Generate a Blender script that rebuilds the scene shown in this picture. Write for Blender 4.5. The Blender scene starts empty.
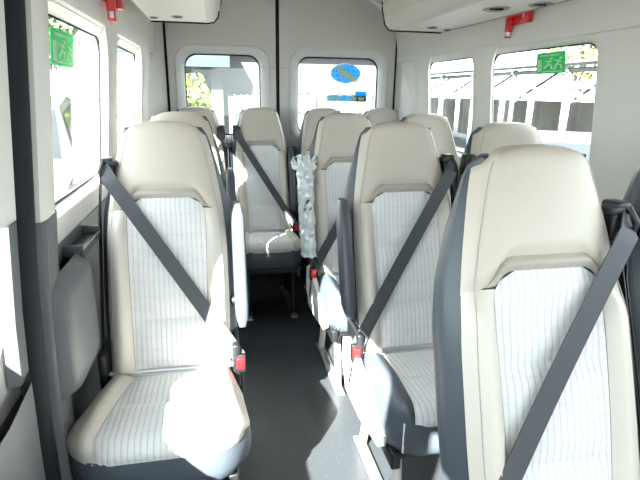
import bpy, bmesh, math, random
from math import sin, cos, pi, sqrt, radians, atan2
from mathutils import Vector, Matrix
random.seed(7)
SC = bpy.context.scene
COL = SC.collection

# ------------------------------------------------------------------ materials
def mat(name, color, rough=0.5, metal=0.0, spec=0.5, noise=None, bump=None, sheen=0.0):
    m = bpy.data.materials.new(name); m.use_nodes = True
    nt = m.node_tree; b = nt.nodes['Principled BSDF']
    b.inputs['Base Color'].default_value = (*color, 1)
    b.inputs['Roughness'].default_value = rough
    b.inputs['Metallic'].default_value = metal
    b.inputs['Specular IOR Level'].default_value = spec
    if sheen: b.inputs['Sheen Weight'].default_value = sheen
    tc = nt.nodes.new('ShaderNodeTexCoord')
    if noise:
        sc_, amt = noise
        n = nt.nodes.new('ShaderNodeTexNoise'); n.inputs['Scale'].default_value = sc_; n.inputs['Detail'].default_value = 4
        nt.links.new(tc.outputs['Object'], n.inputs['Vector'])
        mx = nt.nodes.new('ShaderNodeMix'); mx.data_type = 'RGBA'
        mx.inputs['A'].default_value = (*[c*(1-amt) for c in color], 1)
        mx.inputs['B'].default_value = (*[min(1, c*(1+amt)) for c in color], 1)
        nt.links.new(n.outputs['Fac'], mx.inputs['Factor']); nt.links.new(mx.outputs['Result'], b.inputs['Base Color'])
    if bump:
        sc_, st = bump
        n = nt.nodes.new('ShaderNodeTexNoise'); n.inputs['Scale'].default_value = sc_; n.inputs['Detail'].default_value = 3
        nt.links.new(tc.outputs['Object'], n.inputs['Vector'])
        bp = nt.nodes.new('ShaderNodeBump'); bp.inputs['Strength'].default_value = st; bp.inputs['Distance'].default_value = 0.002
        nt.links.new(n.outputs['Fac'], bp.inputs['Height']); nt.links.new(bp.outputs['Normal'], b.inputs['Normal'])
    return m

M = {}
M['leather'] = mat('beige_leather', (.53,.475,.405), .42, spec=.45, bump=(260,.25), noise=(6,.03))
M['leather_light'] = mat('pale_leather', (.60,.555,.49), .42, spec=.45, bump=(260,.25), noise=(6,.03))
M['leather_band'] = mat('taupe_leather', (.40,.36,.31), .45, bump=(260,.25))
M['charcoal'] = mat('charcoal_leather', (.062,.074,.088), .40, spec=.5, bump=(220,.3), noise=(8,.08))
M['skirt'] = mat('charcoal_skirt_vinyl', (.075,.09,.11), .42, bump=(220,.3))
M['black'] = mat('black_plastic', (.012,.013,.015), .4)
M['belt'] = mat('charcoal_webbing', (.055,.061,.070), .55, bump=(600,.4))
M['red'] = mat('red_plastic', (.72,.012,.015), .35)
M['redhammer'] = mat('red_hammer_plastic', (.66,.02,.025), .35)
M['silver'] = mat('brushed_metal', (.55,.56,.57), .35, metal=.8)
M['white_plastic'] = mat('white_plastic', (.74,.72,.68), .4)
M['wall'] = mat('cream_wall_trim', (.66,.635,.59), .5, bump=(180,.12), noise=(3,.02))
M['rear'] = mat('grey_beige_door_trim', (.61,.585,.545), .55, bump=(180,.12), noise=(3,.02))
M['frame'] = mat('pale_window_surround', (.66,.65,.63), .5)
M['ceil'] = mat('ceiling_lining', (.68,.66,.62), .6)
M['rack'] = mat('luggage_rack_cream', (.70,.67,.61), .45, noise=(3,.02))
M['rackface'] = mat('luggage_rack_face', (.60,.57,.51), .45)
M['lower'] = mat('grey_lower_trim', (.105,.11,.116), .45, bump=(150,.3), noise=(4,.06))
M['lower_dark'] = mat('dark_lower_trim', (.045,.05,.056), .5, bump=(150,.3))
M['rubber'] = mat('black_rubber', (.012,.013,.017), .8, spec=.25)
M['vent'] = mat('grey_vent_plastic', (.32,.31,.29), .5)
M['green'] = mat('green_sticker', (.03,.52,.16), .5)
M['white'] = mat('white_print', (.85,.88,.85), .5)
M['blue'] = mat('blue_sticker', (.04,.50,.80), .5)
M['yellow'] = mat('yellow_print', (.95,.90,.55), .5)
M['film'] = mat('crumpled_film', (.66,.70,.70), .15, spec=.9)

def leaf(name, a, b_):
    m = mat(name, a, .6); nt = m.node_tree; b = nt.nodes['Principled BSDF']
    tc = nt.nodes['Texture Coordinate'] if 'Texture Coordinate' in nt.nodes else nt.nodes.new('ShaderNodeTexCoord')
    n = nt.nodes.new('ShaderNodeTexNoise'); n.inputs['Scale'].default_value = 2.5
    mx = nt.nodes.new('ShaderNodeMix'); mx.data_type = 'RGBA'
    mx.inputs['A'].default_value = (*a, 1); mx.inputs['B'].default_value = (*b_, 1)
    nt.links.new(tc.outputs['Object'], n.inputs['Vector']); nt.links.new(n.outputs['Fac'], mx.inputs['Factor'])
    nt.links.new(mx.outputs['Result'], b.inputs['Base Color'])
    return m
M['leaf'] = leaf('sunny_leaves', (.08,.14,.015), (.20,.20,.04))
M['leafdark'] = leaf('deep_leaves', (.04,.09,.025), (.10,.15,.05))
M['bark'] = mat('bark', (.20,.16,.12), .8)
M['plaster'] = mat('white_plaster', (0.083,0.083,0.081), .8, noise=(2,.05))
M['plastergrey'] = mat('grey_plaster', (0.116,0.120,0.120), .8, noise=(2,.06))
M['teal'] = mat('teal_awning', (0.018,0.038,0.037), .7)
M['steel'] = mat('shed_steel', (0.097,0.104,0.108), .6)
M['canvas'] = mat('pale_canvas', (0.248,0.237,0.209), .8, noise=(2,.08))
M['roofsheet'] = mat('roof_sheet', (0.116,0.123,0.125), .6)
M['carwhite'] = mat('white_car_paint', (0.086,0.087,0.087), .25)
M['carglass'] = mat('dark_car_glass', (0.021,0.025,0.027), .1)
M['tyre'] = mat('tyre_rubber', (.03,.03,.03), .8)
M['poster'] = mat('blue_poster', (0.014,0.033,0.056), .6, noise=(5,.4))
M['asphalt'] = mat('pale_paving', (0.097,0.097,0.095), .9, noise=(1.5,.08))
M['shop'] = mat('shop_glass', (0.076,0.092,0.101), .15)
M['cloth_red'] = mat('red_cloth', (0.231,0.050,0.042), .8)

def fabric():
    m = mat('quilted_grey_fabric', (.62,.62,.62), .75, sheen=.2)
    nt = m.node_tree; b = nt.nodes['Principled BSDF']; tc = [n for n in nt.nodes if n.bl_idname=='ShaderNodeTexCoord'][0]
    sep = nt.nodes.new('ShaderNodeSeparateXYZ'); nt.links.new(tc.outputs['Object'], sep.inputs[0])
    def tri(sock, freq, power):
        a = nt.nodes.new('ShaderNodeMath'); a.operation='MULTIPLY'; a.inputs[1].default_value = freq*pi; nt.links.new(sock, a.inputs[0])
        s = nt.nodes.new('ShaderNodeMath'); s.operation='SINE'; nt.links.new(a.outputs[0], s.inputs[0])
        c = nt.nodes.new('ShaderNodeMath'); c.operation='ABSOLUTE'; nt.links.new(s.outputs[0], c.inputs[0])
        p = nt.nodes.new('ShaderNodeMath'); p.operation='POWER'; p.inputs[1].default_value = power; nt.links.new(c.outputs[0], p.inputs[0])
        return p.outputs[0]
    zy = nt.nodes.new('ShaderNodeMath'); zy.operation='SUBTRACT'; nt.links.new(sep.outputs['Z'], zy.inputs[0]); nt.links.new(sep.outputs['Y'], zy.inputs[1])
    v = tri(sep.outputs['X'], 62, .35)         # ribs running up the seat
    h = tri(zy.outputs[0], 34, .10)            # fine cross weave
    fine = tri(sep.outputs['X'], 250, .5)
    mul = nt.nodes.new('ShaderNodeMath'); mul.operation='MULTIPLY'; nt.links.new(v, mul.inputs[0]); nt.links.new(h, mul.inputs[1])
    n = nt.nodes.new('ShaderNodeTexNoise'); n.inputs['Scale'].default_value = 90; nt.links.new(tc.outputs['Object'], n.inputs['Vector'])
    ad = nt.nodes.new('ShaderNodeMath'); ad.operation='MULTIPLY_ADD'; nt.links.new(n.outputs['Fac'], ad.inputs[0]); ad.inputs[1].default_value=.35; nt.links.new(mul.outputs[0], ad.inputs[2])
    r = nt.nodes.new('ShaderNodeValToRGB'); r.color_ramp.elements[0].position=.25; r.color_ramp.elements[1].position=1.1
    r.color_ramp.elements[0].color=(.52,.522,.525,1); r.color_ramp.elements[1].color=(.72,.715,.71,1)
    nt.links.new(ad.outputs[0], r.inputs['Fac']); nt.links.new(r.outputs['Color'], b.inputs['Base Color'])
    bp = nt.nodes.new('ShaderNodeBump'); bp.inputs['Strength'].default_value=.6; bp.inputs['Distance'].default_value=.003
    nt.links.new(v, bp.inputs['Height']); nt.links.new(bp.outputs['Normal'], b.inputs['Normal'])
    return m
M['fabric'] = fabric()

for k in ('green','white','blue','yellow'):
    nt = M[k].node_tree; o = nt.nodes['Material Output']; b = nt.nodes['Principled BSDF']
    t = nt.nodes.new('ShaderNodeBsdfTranslucent'); t.inputs['Color'].default_value = b.inputs['Base Color'].default_value
    mx = nt.nodes.new('ShaderNodeMixShader'); mx.inputs[0].default_value = .6 if k != 'green' else .35
    nt.links.new(b.outputs[0], mx.inputs[1]); nt.links.new(t.outputs[0], mx.inputs[2]); nt.links.new(mx.outputs[0], o.inputs['Surface'])

def floor_mat():
    m = mat('speckled_vinyl', (.05,.055,.062), .34, spec=.5); nt = m.node_tree; b = nt.nodes['Principled BSDF']
    tc = [n for n in nt.nodes if n.bl_idname=='ShaderNodeTexCoord'][0]
    v = nt.nodes.new('ShaderNodeTexVoronoi'); v.inputs['Scale'].default_value = 55; nt.links.new(tc.outputs['Object'], v.inputs['Vector'])
    r = nt.nodes.new('ShaderNodeValToRGB'); r.color_ramp.elements[0].position=.06; r.color_ramp.elements[1].position=.11
    r.color_ramp.elements[0].color=(.20,.22,.24,1); r.color_ramp.elements[1].color=(.046,.051,.058,1)
    nt.links.new(v.outputs['Distance'], r.inputs['Fac']); nt.links.new(r.outputs['Color'], b.inputs['Base Color'])
    n = nt.nodes.new('ShaderNodeTexNoise'); n.inputs['Scale'].default_value=4; nt.links.new(tc.outputs['Object'], n.inputs['Vector'])
    mr = nt.nodes.new('ShaderNodeMapRange'); mr.inputs['To Min'].default_value=.28; mr.inputs['To Max'].default_value=.5
    nt.links.new(n.outputs['Fac'], mr.inputs['Value']); nt.links.new(mr.outputs['Result'], b.inputs['Roughness'])
    return m
M['floor'] = floor_mat()

def glass_mat():
    m = bpy.data.materials.new('window_glass'); m.use_nodes = True; nt = m.node_tree; nt.nodes.clear()
    o = nt.nodes.new('ShaderNodeOutputMaterial'); t = nt.nodes.new('ShaderNodeBsdfTransparent'); g = nt.nodes.new('ShaderNodeBsdfGlossy')
    t.inputs['Color'].default_value = (.93,.96,.95,1); g.inputs['Roughness'].default_value = .02
    lw = nt.nodes.new('ShaderNodeLayerWeight'); lw.inputs['Blend'].default_value = .5
    f1 = nt.nodes.new('ShaderNodeMath'); f1.operation = 'POWER'; f1.inputs[1].default_value = 5; nt.links.new(lw.outputs['Facing'], f1.inputs[0])
    f = nt.nodes.new('ShaderNodeMath'); f.operation = 'MULTIPLY_ADD'; f.inputs[1].default_value = .35; f.inputs[2].default_value = .03; nt.links.new(f1.outputs[0], f.inputs[0])
    mx = nt.nodes.new('ShaderNodeMixShader'); nt.links.new(f.outputs[0], mx.inputs[0]); nt.links.new(t.outputs[0], mx.inputs[1]); nt.links.new(g.outputs[0], mx.inputs[2])
    nt.links.new(mx.outputs[0], o.inputs['Surface']); return m
M['glass'] = glass_mat()

# ------------------------------------------------------------------ mesh helpers
class MB:
    def __init__(s): s.v = []; s.f = []
    def grid(s, rows, closed_u=False, cap=False):
        b = len(s.v); n = len(rows[0])
        for r in rows: s.v += [tuple(p) for p in r]
        for i in range(len(rows)-1):
            for j in range(n if closed_u else n-1):
                k = (j+1) % n
                s.f.append((b+i*n+j, b+i*n+k, b+(i+1)*n+k, b+(i+1)*n+j))
        if cap:
            s.f.append(tuple(b+j for j in range(n))[::-1]); s.f.append(tuple(b+(len(rows)-1)*n+j for j in range(n)))
        return s
    def box(s, x0, x1, y0, y1, z0, z1, r=0.0, M4=None):
        bm = bmesh.new(); bmesh.ops.create_cube(bm, size=1)
        for v in bm.verts: v.co = Vector(((x0+x1)/2+v.co.x*(x1-x0), (y0+y1)/2+v.co.y*(y1-y0), (z0+z1)/2+v.co.z*(z1-z0)))
        if r > 0: bmesh.ops.bevel(bm, geom=list(bm.edges), offset=r, segments=3, profile=.5, affect='EDGES')
        if M4: bmesh.ops.transform(bm, matrix=M4, verts=bm.verts)
        b = len(s.v); bm.verts.index_update()
        s.v += [tuple(v.co) for v in bm.verts]; s.f += [tuple(b+v.index for v in f.verts) for f in bm.faces]; bm.free(); return s
    def tube(s, pts, r, n=10):
        pts = [Vector(p) for p in pts]; rows = []; up = None
        for i, p in enumerate(pts):
            d = (pts[min(i+1, len(pts)-1)] - pts[max(i-1, 0)]).normalized()
            if up is None: up = d.orthogonal().normalized()
            up = (up - d*up.dot(d)).normalized(); w = d.cross(up)
            rr = r[i] if isinstance(r, (list, tuple)) else r
            rows.append([p + (up*cos(a)+w*sin(a))*rr for a in [2*pi*k/n for k in range(n)]])
        return s.grid(rows, True, True)
    def prism(s, poly, fn, d0, d1):
        """closed outline poly [(a,b)], fn(a,b,d)->xyz, extruded from d0 to d1"""
        return s.grid([[fn(a, b, d0) for a, b in poly], [fn(a, b, d1) for a, b in poly]], True, True)
    def sphere(s, c, rx, ry, rz, n=14, m=8):
        rows = []
        for i in range(1, m):
            t = pi*i/m; rows.append([(c[0]+rx*sin(t)*cos(2*pi*k/n), c[1]+ry*sin(t)*sin(2*pi*k/n), c[2]+rz*cos(t)) for k in range(n)])
        return s.grid(rows, True, True)
    def build(s, name, m, parent=None, smooth=True, angle=40, solid=0):
        me = bpy.data.meshes.new(name); me.from_pydata(s.v, [], s.f); me.update()
        bm = bmesh.new(); bm.from_mesh(me); bmesh.ops.recalc_face_normals(bm, faces=bm.faces)
        if solid: 
            bmesh.ops.solidify(bm, geom=list(bm.faces), thickness=solid)
        bm.to_mesh(me); bm.free()
        me.materials.append(m)
        if smooth:
            for p in me.polygons: p.use_smooth = True
            try: me.set_sharp_from_angle(angle=radians(angle))
            except Exception: pass
        o = bpy.data.objects.new(name, me); COL.objects.link(o)
        if parent: o.parent = parent
        return o

def tag(o, label=None, cat=None, group=None, kind=None):
    if label: o['label'] = label
    if cat: o['category'] = cat
    if group: o['group'] = group
    if kind: o['kind'] = kind
    return o
def empty(name, loc=(0,0,0), rz=0):
    o = bpy.data.objects.new(name, None); o.empty_display_size = .1; COL.objects.link(o); o.location = loc; o.rotation_euler = (0,0,rz); return o
def copy_tree(o, parent=None, skip=()):
    c = o.copy(); COL.objects.link(c); c.parent = parent
    for ch in list(o.children):
        if ch.name.split('.')[0] in skip: continue
        copy_tree(ch, c, skip)
    return c
def lerp(tab, t):
    if t <= tab[0][0]: return tab[0][1]
    for (a, va), (b, vb) in zip(tab, tab[1:]):
        if t <= b:
            k = (t-a)/(b-a); return va+(vb-va)*k
    return tab[-1][1]
def smooth_tab(tab, t):          # cosine-ish smoothing by averaging
    return sum(lerp(tab, t+d) for d in (-.03,-.015,0,.015,.03))/5

def rrect(cx, cy, hw, hh, r, n=8, tl=None):
    """rounded rectangle loop, ccw, starting right-bottom corner; equal number of points per corner"""
    pts = []
    for k, (sx, sy) in enumerate(((1,-1),(1,1),(-1,1),(-1,-1))):
        a0 = -pi/2 + k*pi/2
        for i in range(n+1):
            a = a0 + (pi/2)*i/n
            pts.append((cx+sx*(hw-r)+r*cos(a), cy+sy*(hh-r)+r*sin(a)))
    return pts
def dens(poly, m=5):             # subdivide the long straight runs
    out = []
    for i, p in enumerate(poly):
        q = poly[(i+1) % len(poly)]; L = sqrt((p[0]-q[0])**2+(p[1]-q[1])**2)
        k = m if L > .12 else 1
        for j in range(k): out.append((p[0]+(q[0]-p[0])*j/k, p[1]+(q[1]-p[1])*j/k))
    return out
def to_rect(poly, x0, x1, y0, y1, hole):
    """map every hole-loop point to the rectangle's border: corner points collapse on the rectangle's corners"""
    cx, cy, hw, hh, r = hole; out = []
    for (x, y) in poly:
        fx = (x-(cx-hw+r))/(2*(hw-r)); fy = (y-(cy-hh+r))/(2*(hh-r))
        ex, ey = x-cx, y-cy
        dx, dy = abs(ex)-(hw-r), abs(ey)-(hh-r)
        if dx > 1e-6 and dy > 1e-6:            # corner arc
            a = atan2(dy, dx); u = a/(pi/2)
            # half the arc to one side, the other to the other side of the corner
            X = x1 if ex > 0 else x0; Y = y1 if ey > 0 else y0
            gx = cx+(hw-r)*(1 if ex > 0 else -1); gy = cy+(hh-r)*(1 if ey > 0 else -1)
            bx = x0+(x1-x0)*((gx-(cx-hw+r))/(2*(hw-r))*.7+.15); by = y0+(y1-y0)*((gy-(cy-hh+r))/(2*(hh-r))*.7+.15)
            if u < .5: k = u/.5; out.append((X, by+(Y-by)*k))
            else: k = (u-.5)/.5; out.append((X+(bx-X)*k, Y))
        elif dx > dy: out.append((x1 if ex > 0 else x0, y0+(y1-y0)*(max(0,min(1,fy))*.7+.15)))
        else: out.append((x0+(x1-x0)*(max(0,min(1,fx))*.7+.15), y1 if ey > 0 else y0))
    return out

# ------------------------------------------------------------------ the seat
ZT, REC, LZ = 1.269, .268, .795      # top of the head, recline, height of the back
ZJ = ZT-LZ
HW = [(0,.204),(.25,.209),(.5,.208),(.62,.202),(.72,.188),(.82,.170),(.90,.155),(.95,.142),(.985,.124),(1.0,.112)]
RT = .035                              # radius of the roll over the top
def prof(t):
    """centre line of the front face: t 0..1 up the front, then over the top and down the rear"""
    tt = 1-RT/LZ
    dz, dy = LZ, REC
    L = sqrt(dz*dz+dy*dy); n = (-dz/L, -dy/L*-1)      # forward normal in (y, z)
    def base(t): return (-REC+REC*t, ZJ+LZ*t)
    if t <= tt: return base(t), (-dz/L, dy/L)
    b = base(tt); c = (b[0]+dz/L*RT, b[1]-dy/L*RT)     # arc centre, behind the face
    a = (t-tt)*L/RT
    f0 = (-dz/L, dy/L); u0 = (dy/L, dz/L)
    if a <= pi:
        nrm = (f0[0]*cos(a)+u0[0]*sin(a), f0[1]*cos(a)+u0[1]*sin(a))
        return (c[0]+nrm[0]*RT, c[1]+nrm[1]*RT), nrm
    e = (c[0]-f0[0]*RT, c[1]-f0[1]*RT); s_ = (a-pi)*RT
    return (e[0]-u0[0]*s_, e[1]-u0[1]*s_), (-f0[0], -f0[1])
def hwid(t):
    if t <= 1: return smooth_tab(HW, t) if t < .93 else lerp(HW, t)
    return max(.10, .112-.10*min(t-1, .05)) if t < 1.05 else .107+min(.05, (t-1.05)*.25)
def backsurf(x, t, lift=0.0):
    (y, z), (ny, nz) = prof(t)
    h = hwid(t); a = min(1, abs(x)/h)
    # rounded shoulders, raised side wings with a dished centre in the lower back, soft convex head
    rnd = -.034*(1-sqrt(max(0, 1-a**6)))
    low = max(0, min(1, (.66-t)/.12)); low = low*low*(3-2*low)
    wing = .030*low*math.exp(-((abs(x)-.158)/.032)**2)
    head = (1-low)*(.018*(1-a*a))*(1 if t < .98 else .5)
    lum = .010*low*sin(pi*min(1, max(0, t/.55)))*(1-a*a)
    d = rnd+wing+head+lum+lift
    return (x, y+ny*d, z+nz*d)
def xr_ins(t): 
    w = .118+.010*min(1, t/.5)
    if t < .61: return w
    k = min(1, (t-.61)/.075); return .080+.048*sqrt(max(0, 1-k*k))
def ins_top(x):
    x = abs(x)
    if x <= .080: return .685
    if x >= .128: return .61
    return .61+.075*sqrt(max(0, 1-((x-.080)/.048)**2))
def head_bot(x):
    x = abs(x)
    if x < .088: return .722
    if x < .150: 
        k = (x-.088)/.062; k = k*k*(3-2*k); return .722-.078*k
    return .644-.02*(x-.15)/.05
def puff(i, n, j, m, e=.007, only=None):
    u = min(i, n-i)/n; v = min(j, m-j)/m
    k = min(1, min(u*n, 2)/2)*min(1, min(v*m, 2)/2)
    return -e+(e+.004)*k
def patch_rows(x0, x1, t0, t1, nu, nv, surf):
    rows = []
    for j in range(nv+1):
        t = t0+(t1-t0)*j/nv; row = []
        for i in range(nu+1):
            a, b = x0(t), x1(t); row.append(surf(a+(b-a)*i/nu, t, puff(i, nu, j, nv)))
        rows.append(row)
    return rows
def patch_cols(x0, x1, b0, b1, nu, nv, surf):
    rows = []
    for i in range(nu+1):
        x = x0+(x1-x0)*i/nu; lo, hi = b0(x), b1(x)
        rows.append([surf(x, lo+(hi-lo)*j/nv, puff(i, nu, j, nv)) for j in range(nv+1)])
    return rows

# cushion: y runs forward (towards -y)
CF, CR = -.690, -.262                  # front and rear y
def CHW(s): return lerp([(0,.200),(.35,.215),(.8,.222),(1,.212),(1.1,.205),(1.4,.200)], s)
def cprof(s):
    """s 0 rear .. 1 front edge, then down the front"""
    if s <= .86: return (CR+(CF+.05-CR)*(s/.86), .462+.040*sin(min(1, s/.8)*pi/2)), (0, 1)
    a = (s-.86)/.28*pi/2
    if a <= pi/2: return (CF+.05-.05*sin(a), .452+.05*cos(a)), (-sin(a), cos(a))
    return (CF-.004+ (s-1.14)*.06, .452-(s-1.14)*.45), (-1, 0)
def CUSH(x, s, lift, chw, wide=False):
    (y, z), (ny, nz) = cprof(s); h = chw(s); a = min(1, abs(x)/h)
    rnd = -.040*(1-sqrt(max(0, 1-a**5)))
    wing = .020*math.exp(-((abs(x)-.17)/.035)**2)*(1 if s < .9 else max(0, 1-(s-.9)*6))
    d = rnd+wing+lift
    if wide: x -= .016*min(1, s)
    # the corners of the front edge are pulled back in plan
    yy = y+ny*d + .035*max(0, (abs(x)-.13)/.09)**2*max(0, min(1, (s-.5)/.4))
    return (x, yy, z+nz*d)
def cins(s): return .150-.035*max(0, min(1, 1-s/.9))

def make_seat(side, armrest=True, wide=False, legm='white_plastic', wing=0, arm_x=.238):
    """side: where the shoulder belt leaves the back (-1 left, +1 right in the picture)"""
    root = empty('passenger_seat')
    def chw(s): return CHW(s)+(lerp([(0,.0),(.35,.016),(1,.034),(1.4,.034)], s) if wide else 0)
    def cushsurf(x, s, lift=0.0): return CUSH(x, s, lift, chw, wide)
    # back shell (charcoal sides and rear), a closed volume just under the trim panels
    mb = MB(); rows = []
    N = 22
    for j in range(31):
        t = j/30*.975; h = hwid(t); (y, z), (ny, nz) = prof(min(t, .95)); 
        if t > .95: y, z = (-REC+REC*t, ZJ+LZ*t)
        dep = lerp([(0,.165),(.5,.165),(.75,.14),(.92,.09),(.975,.045)], t)
        ring = []; bl = lerp([(0,.10),(.6,.10),(.86,.03),(1,.0)], t)
        for i in range(N+1):
            x = -h+2*h*i/N; p = backsurf(x, min(t, .955), -.013)
            if t > .955: p = (p[0]*.97, y+.012, z-.006)
            ring.append(p)
        fr = ring[0][1]
        for k in range(1, 8):
            a = k/8; ang = a*pi/2
            ring.append((h*(1.0+bl*sin(a*pi)) - .02*(1-cos(ang)), ring[N][1]+(y+dep-ring[N][1])*a, z-.0*a))
        for k in range(9):
            xx = h-.02-2*(h-.02)*k/8; ring.append((xx, y+dep+.012*(1-(xx/h)**2), z))
        for k in range(7, 0, -1):
            a = k/8; ang = a*pi/2
            ring.append((-h*(1.0+bl*sin(a*pi)) + .02*(1-cos(ang)), ring[0][1]+(y+dep-ring[0][1])*a, z))
        rows.append(ring)
    mb.grid(rows, True, True); mb.build('back_shell', M['charcoal'], root, angle=60)
    # front panels
    mb = MB().grid(patch_cols(-1, 1, lambda x: 0, lambda x: 0, 1, 1, lambda *a: (0,0,0))) if False else MB()
    rows = []
    nu, nv = 30, 30
    for i in range(nu+1):
        a = -1+2*i/nu; col = []
        lo = head_bot(a*.19); hi = 1.17; ew = .955
        for j in range(nv+1):
            t = lo+(hi-lo)*j/nv; e_ = ew+(1-ew)*max(0,min(1,(t-.66)/.30)); x = a*hwid(t)*e_
            if j == 0: x = a*hwid(lo)*ew
            t2 = t if j else head_bot(x)
            col.append(backsurf(x, t2, puff(i, nu, min(j, nv-3), nv)))
        rows.append(col)
    mb.grid(rows); mb.build('headrest_panel', M['leather'], root, angle=80)
    mb = MB().grid(patch_cols(-.146, .146, lambda x: ins_top(x) if abs(x) < .121 else ins_top(.121)+(.645-ins_top(.121))*(abs(x)-.121)/.025, head_bot, 26, 5, backsurf))
    mb.build('arched_trim_band', M['leather_band'], root, angle=80)
    mb = MB()
    for (t0, t1) in ((.0,.20),(.20,.45),(.45,.685)):
        mb.grid(patch_rows(lambda t: -xr_ins(t), xr_ins, t0, t1, 16, 10, backsurf))
    mb.build('backrest_insert', M['fabric'], root, angle=80)
    for s in (-1, 1):
        mb = MB().grid(patch_rows(lambda t: s*(xr_ins(t)+.001), lambda t: s*hwid(t)*.95, 0, .642, 8, 20, backsurf))
        mb.build('back_bolster', M['leather_light'], root, angle=80)
    # stitched seams running beside the edge of the headrest
    for s in (-1, 1):
        MB().tube([backsurf(s*(hwid(t)*.95-.018), t, .0045) for t in [.02+.94*k/30 for k in range(31)]], .0013, 6).build('stitching', M['leather_band'], root)
    # cushion
    mb = MB(); rows = []
    for j in range(25):
        s = 1.32*j/24; h = chw(s); 
        ring = [cushsurf(-h+2*h*i/16, s, -.008) for i in range(17)]
        rows.append(ring)
    low = []
    # skirt: charcoal sides and front under the top panels
    mb2 = MB(); n = 40; path = []
    for k in range(9): path.append((-chw(k/9)*1.0, k/9*.9))
    plan = []
    for k in range(10): s = k/9*.93; plan.append(cushsurf(-chw(s), s, -.006))
    for k in range(1, 12): x = -chw(1)+2*chw(1)*k/12; p = cushsurf(x, 1.13, -.004); plan.append(p)
    for k in range(9, -1, -1): s = k/9*.93; plan.append(cushsurf(chw(s), s, -.006))
    rws = [[(p[0]*.96, p[1]+.01, p[2]) for p in plan], plan]
    for dz, sc in ((.03,1.012),(.07,1.012),(.105,.98),(.13,.93)):
        rws.append([(p[0]*sc, (p[1]-CR)*sc+CR, min(p[2], .470)-dz) for p in plan])
    mb2.grid(rws, True, True); mb2.build('cushion_skirt', M['skirt'], root, angle=50)
    mb = MB().grid(patch_rows(lambda s: -cins(s), cins, 0, .50, 16, 8, cushsurf)).grid(patch_rows(lambda s: -cins(s), cins, .50, 1.17, 16, 16, cushsurf))
    mb.build('cushion_insert', M['fabric'], root, angle=80)
    for sd in (-1, 1):
        mb = MB().grid(patch_rows(lambda s: sd*(cins(s)+.001), lambda s: sd*chw(s), 0, 1.15, 7, 26, cushsurf))
        mb.build('cushion_bolster', M['skirt'] if sd == wing else M['leather_light'], root, angle=80)
    if wing: MB().tube([(p[0]*1.014,p[1]-.002,min(p[2],.470)-dz) for p in (plan[10],) for dz in (.0,.03,.07,.10)], .003, 6).build('piping', M['white_plastic'], root)
    # hinge bar between cushion and back
    MB().tube([(-.21,-.262,.466),(.21,-.262,.466)], .011).box(-.19,.19,-.285,-.255,.452,.468,.004).build('hinge_bar', M['silver'], root)
    for sd in (-1, 1):
        MB().box(sd*.212-.012, sd*.212+.012, -.31, -.16, .40, .56, .008).build('recliner_cover', M['black'], root)
    # under frame and legs
    MB().box(-.19,.19,-.62,-.22,.285,.335,.01).box(-.20,-.17,-.64,-.20,.27,.33,.006).box(.17,.20,-.64,-.20,.27,.33,.006).build('seat_frame', M['black'], root)
    for sx in (-1, 1):
        for (ya, yb) in ((-.56,-.60),(-.28,-.20)):
            mb = MB(); mb.tube([(sx*.155, ya, .29),(sx*.155, yb, .012)], .017, 10)
            mb.build('leg', M[legm], root)
        MB().box(sx*.155-.022, sx*.155+.022, -.66, -.14, .0, .014, .004).build('floor_rail', M['silver'], root)
    # shoulder belt
    def ribbon(pts, wdirs, w, th=.0022):
        rows = []
        for p, wd in zip(pts, wdirs):
            p = Vector(p); wd = Vector(wd).normalized()
            rows.append([p-wd*w, p+wd*w])
        m = MB(); m.grid(rows)
        return m
    p0 = Vector((side*.182, 0, 0)); tA, tB = .765, .03
    pts = []; wds = []
    K = 24
    def plane_y(t): 
        (y, z), (ny, nz) = prof(t); return Vector((0, y+ny*.040, z+nz*.040))
    A = plane_y(tA)+Vector((side*.176,0,0)); B = plane_y(tB)+Vector((-side*.222,0,.0))
    d = (B-A).normalized(); nrm = Vector((0,-LZ,REC)).normalized(); wd = d.cross(nrm).normalized()
    back = Vector((side*.190, A.y+.085, A.z+.030))
    pts = [back, (back*.5+A*.5)+Vector((side*.012,-.01,.016))]; wds = [Vector((side*-.1,.35,1)), wd*.6+Vector((0,.1,.7)) if wd.z > 0 else wd*.6-Vector((0,.1,.7))]
    if wd.z > 0: pass
    else: wds[0] = -wds[0]
    for k in range(K+1):
        f = k/K; p = A.lerp(B, f); sag = .006*sin(pi*f); pts.append(p-nrm*sag*1.5); wds.append(wd)
    ribbon(pts, wds, .0235).build('seat_belt', M['belt'], root, solid=.003)
    # belt running down outside the shell to the floor
    zb = A.z-.03
    rp = [(side*.222, -.02-.0*k, zb+.04-(zb-.30)*k/6) for k in range(7)]
    rp = [(side*(.216+.010*min(1,k)), lerp([(0,A.y+.10),(1,A.y+.06),(6,-.30)], k), zb+.04-(zb-.28)*k/6) for k in range(7)]
    ribbon(rp, [(0,1,.15)]*7, .021).build('lower_belt', M['black'], root, solid=.003)
    # guide on the shoulder
    g = MB().box(side*.184-.020, side*.184+.020, A.y+.035, A.y+.085, A.z-.035, A.z+.058, .008)
    g.box(side*.175-.022, side*.175+.022, A.y+.03, A.y+.07, A.z+.030, A.z+.050, .006)
    g.tube([(side*.190,A.y+.03,A.z+.05),(side*.200,A.y+.01,A.z+.02),(side*.200,A.y+.02,A.z-.02)], .006, 8)
    g.build('belt_guide', M['black'], root)
    # buckle and stalk
    bx = -side*.226
    MB().tube([(bx,-.25,.34),(bx,-.28,.42),(bx,B.y+.01,B.z-.03)], .010, 8).build('buckle_stalk', M['black'], root)
    bk = MB().box(bx-.017, bx+.017, B.y-.012, B.y+.014, B.z-.055, B.z+.012, .005).build('buckle', M['black'], root)
    MB().box(bx-.013, bx+.013, B.y-.022, B.y-.004, B.z-.036, B.z+.004, .003).build('release_button', M['red'], bk)
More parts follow.
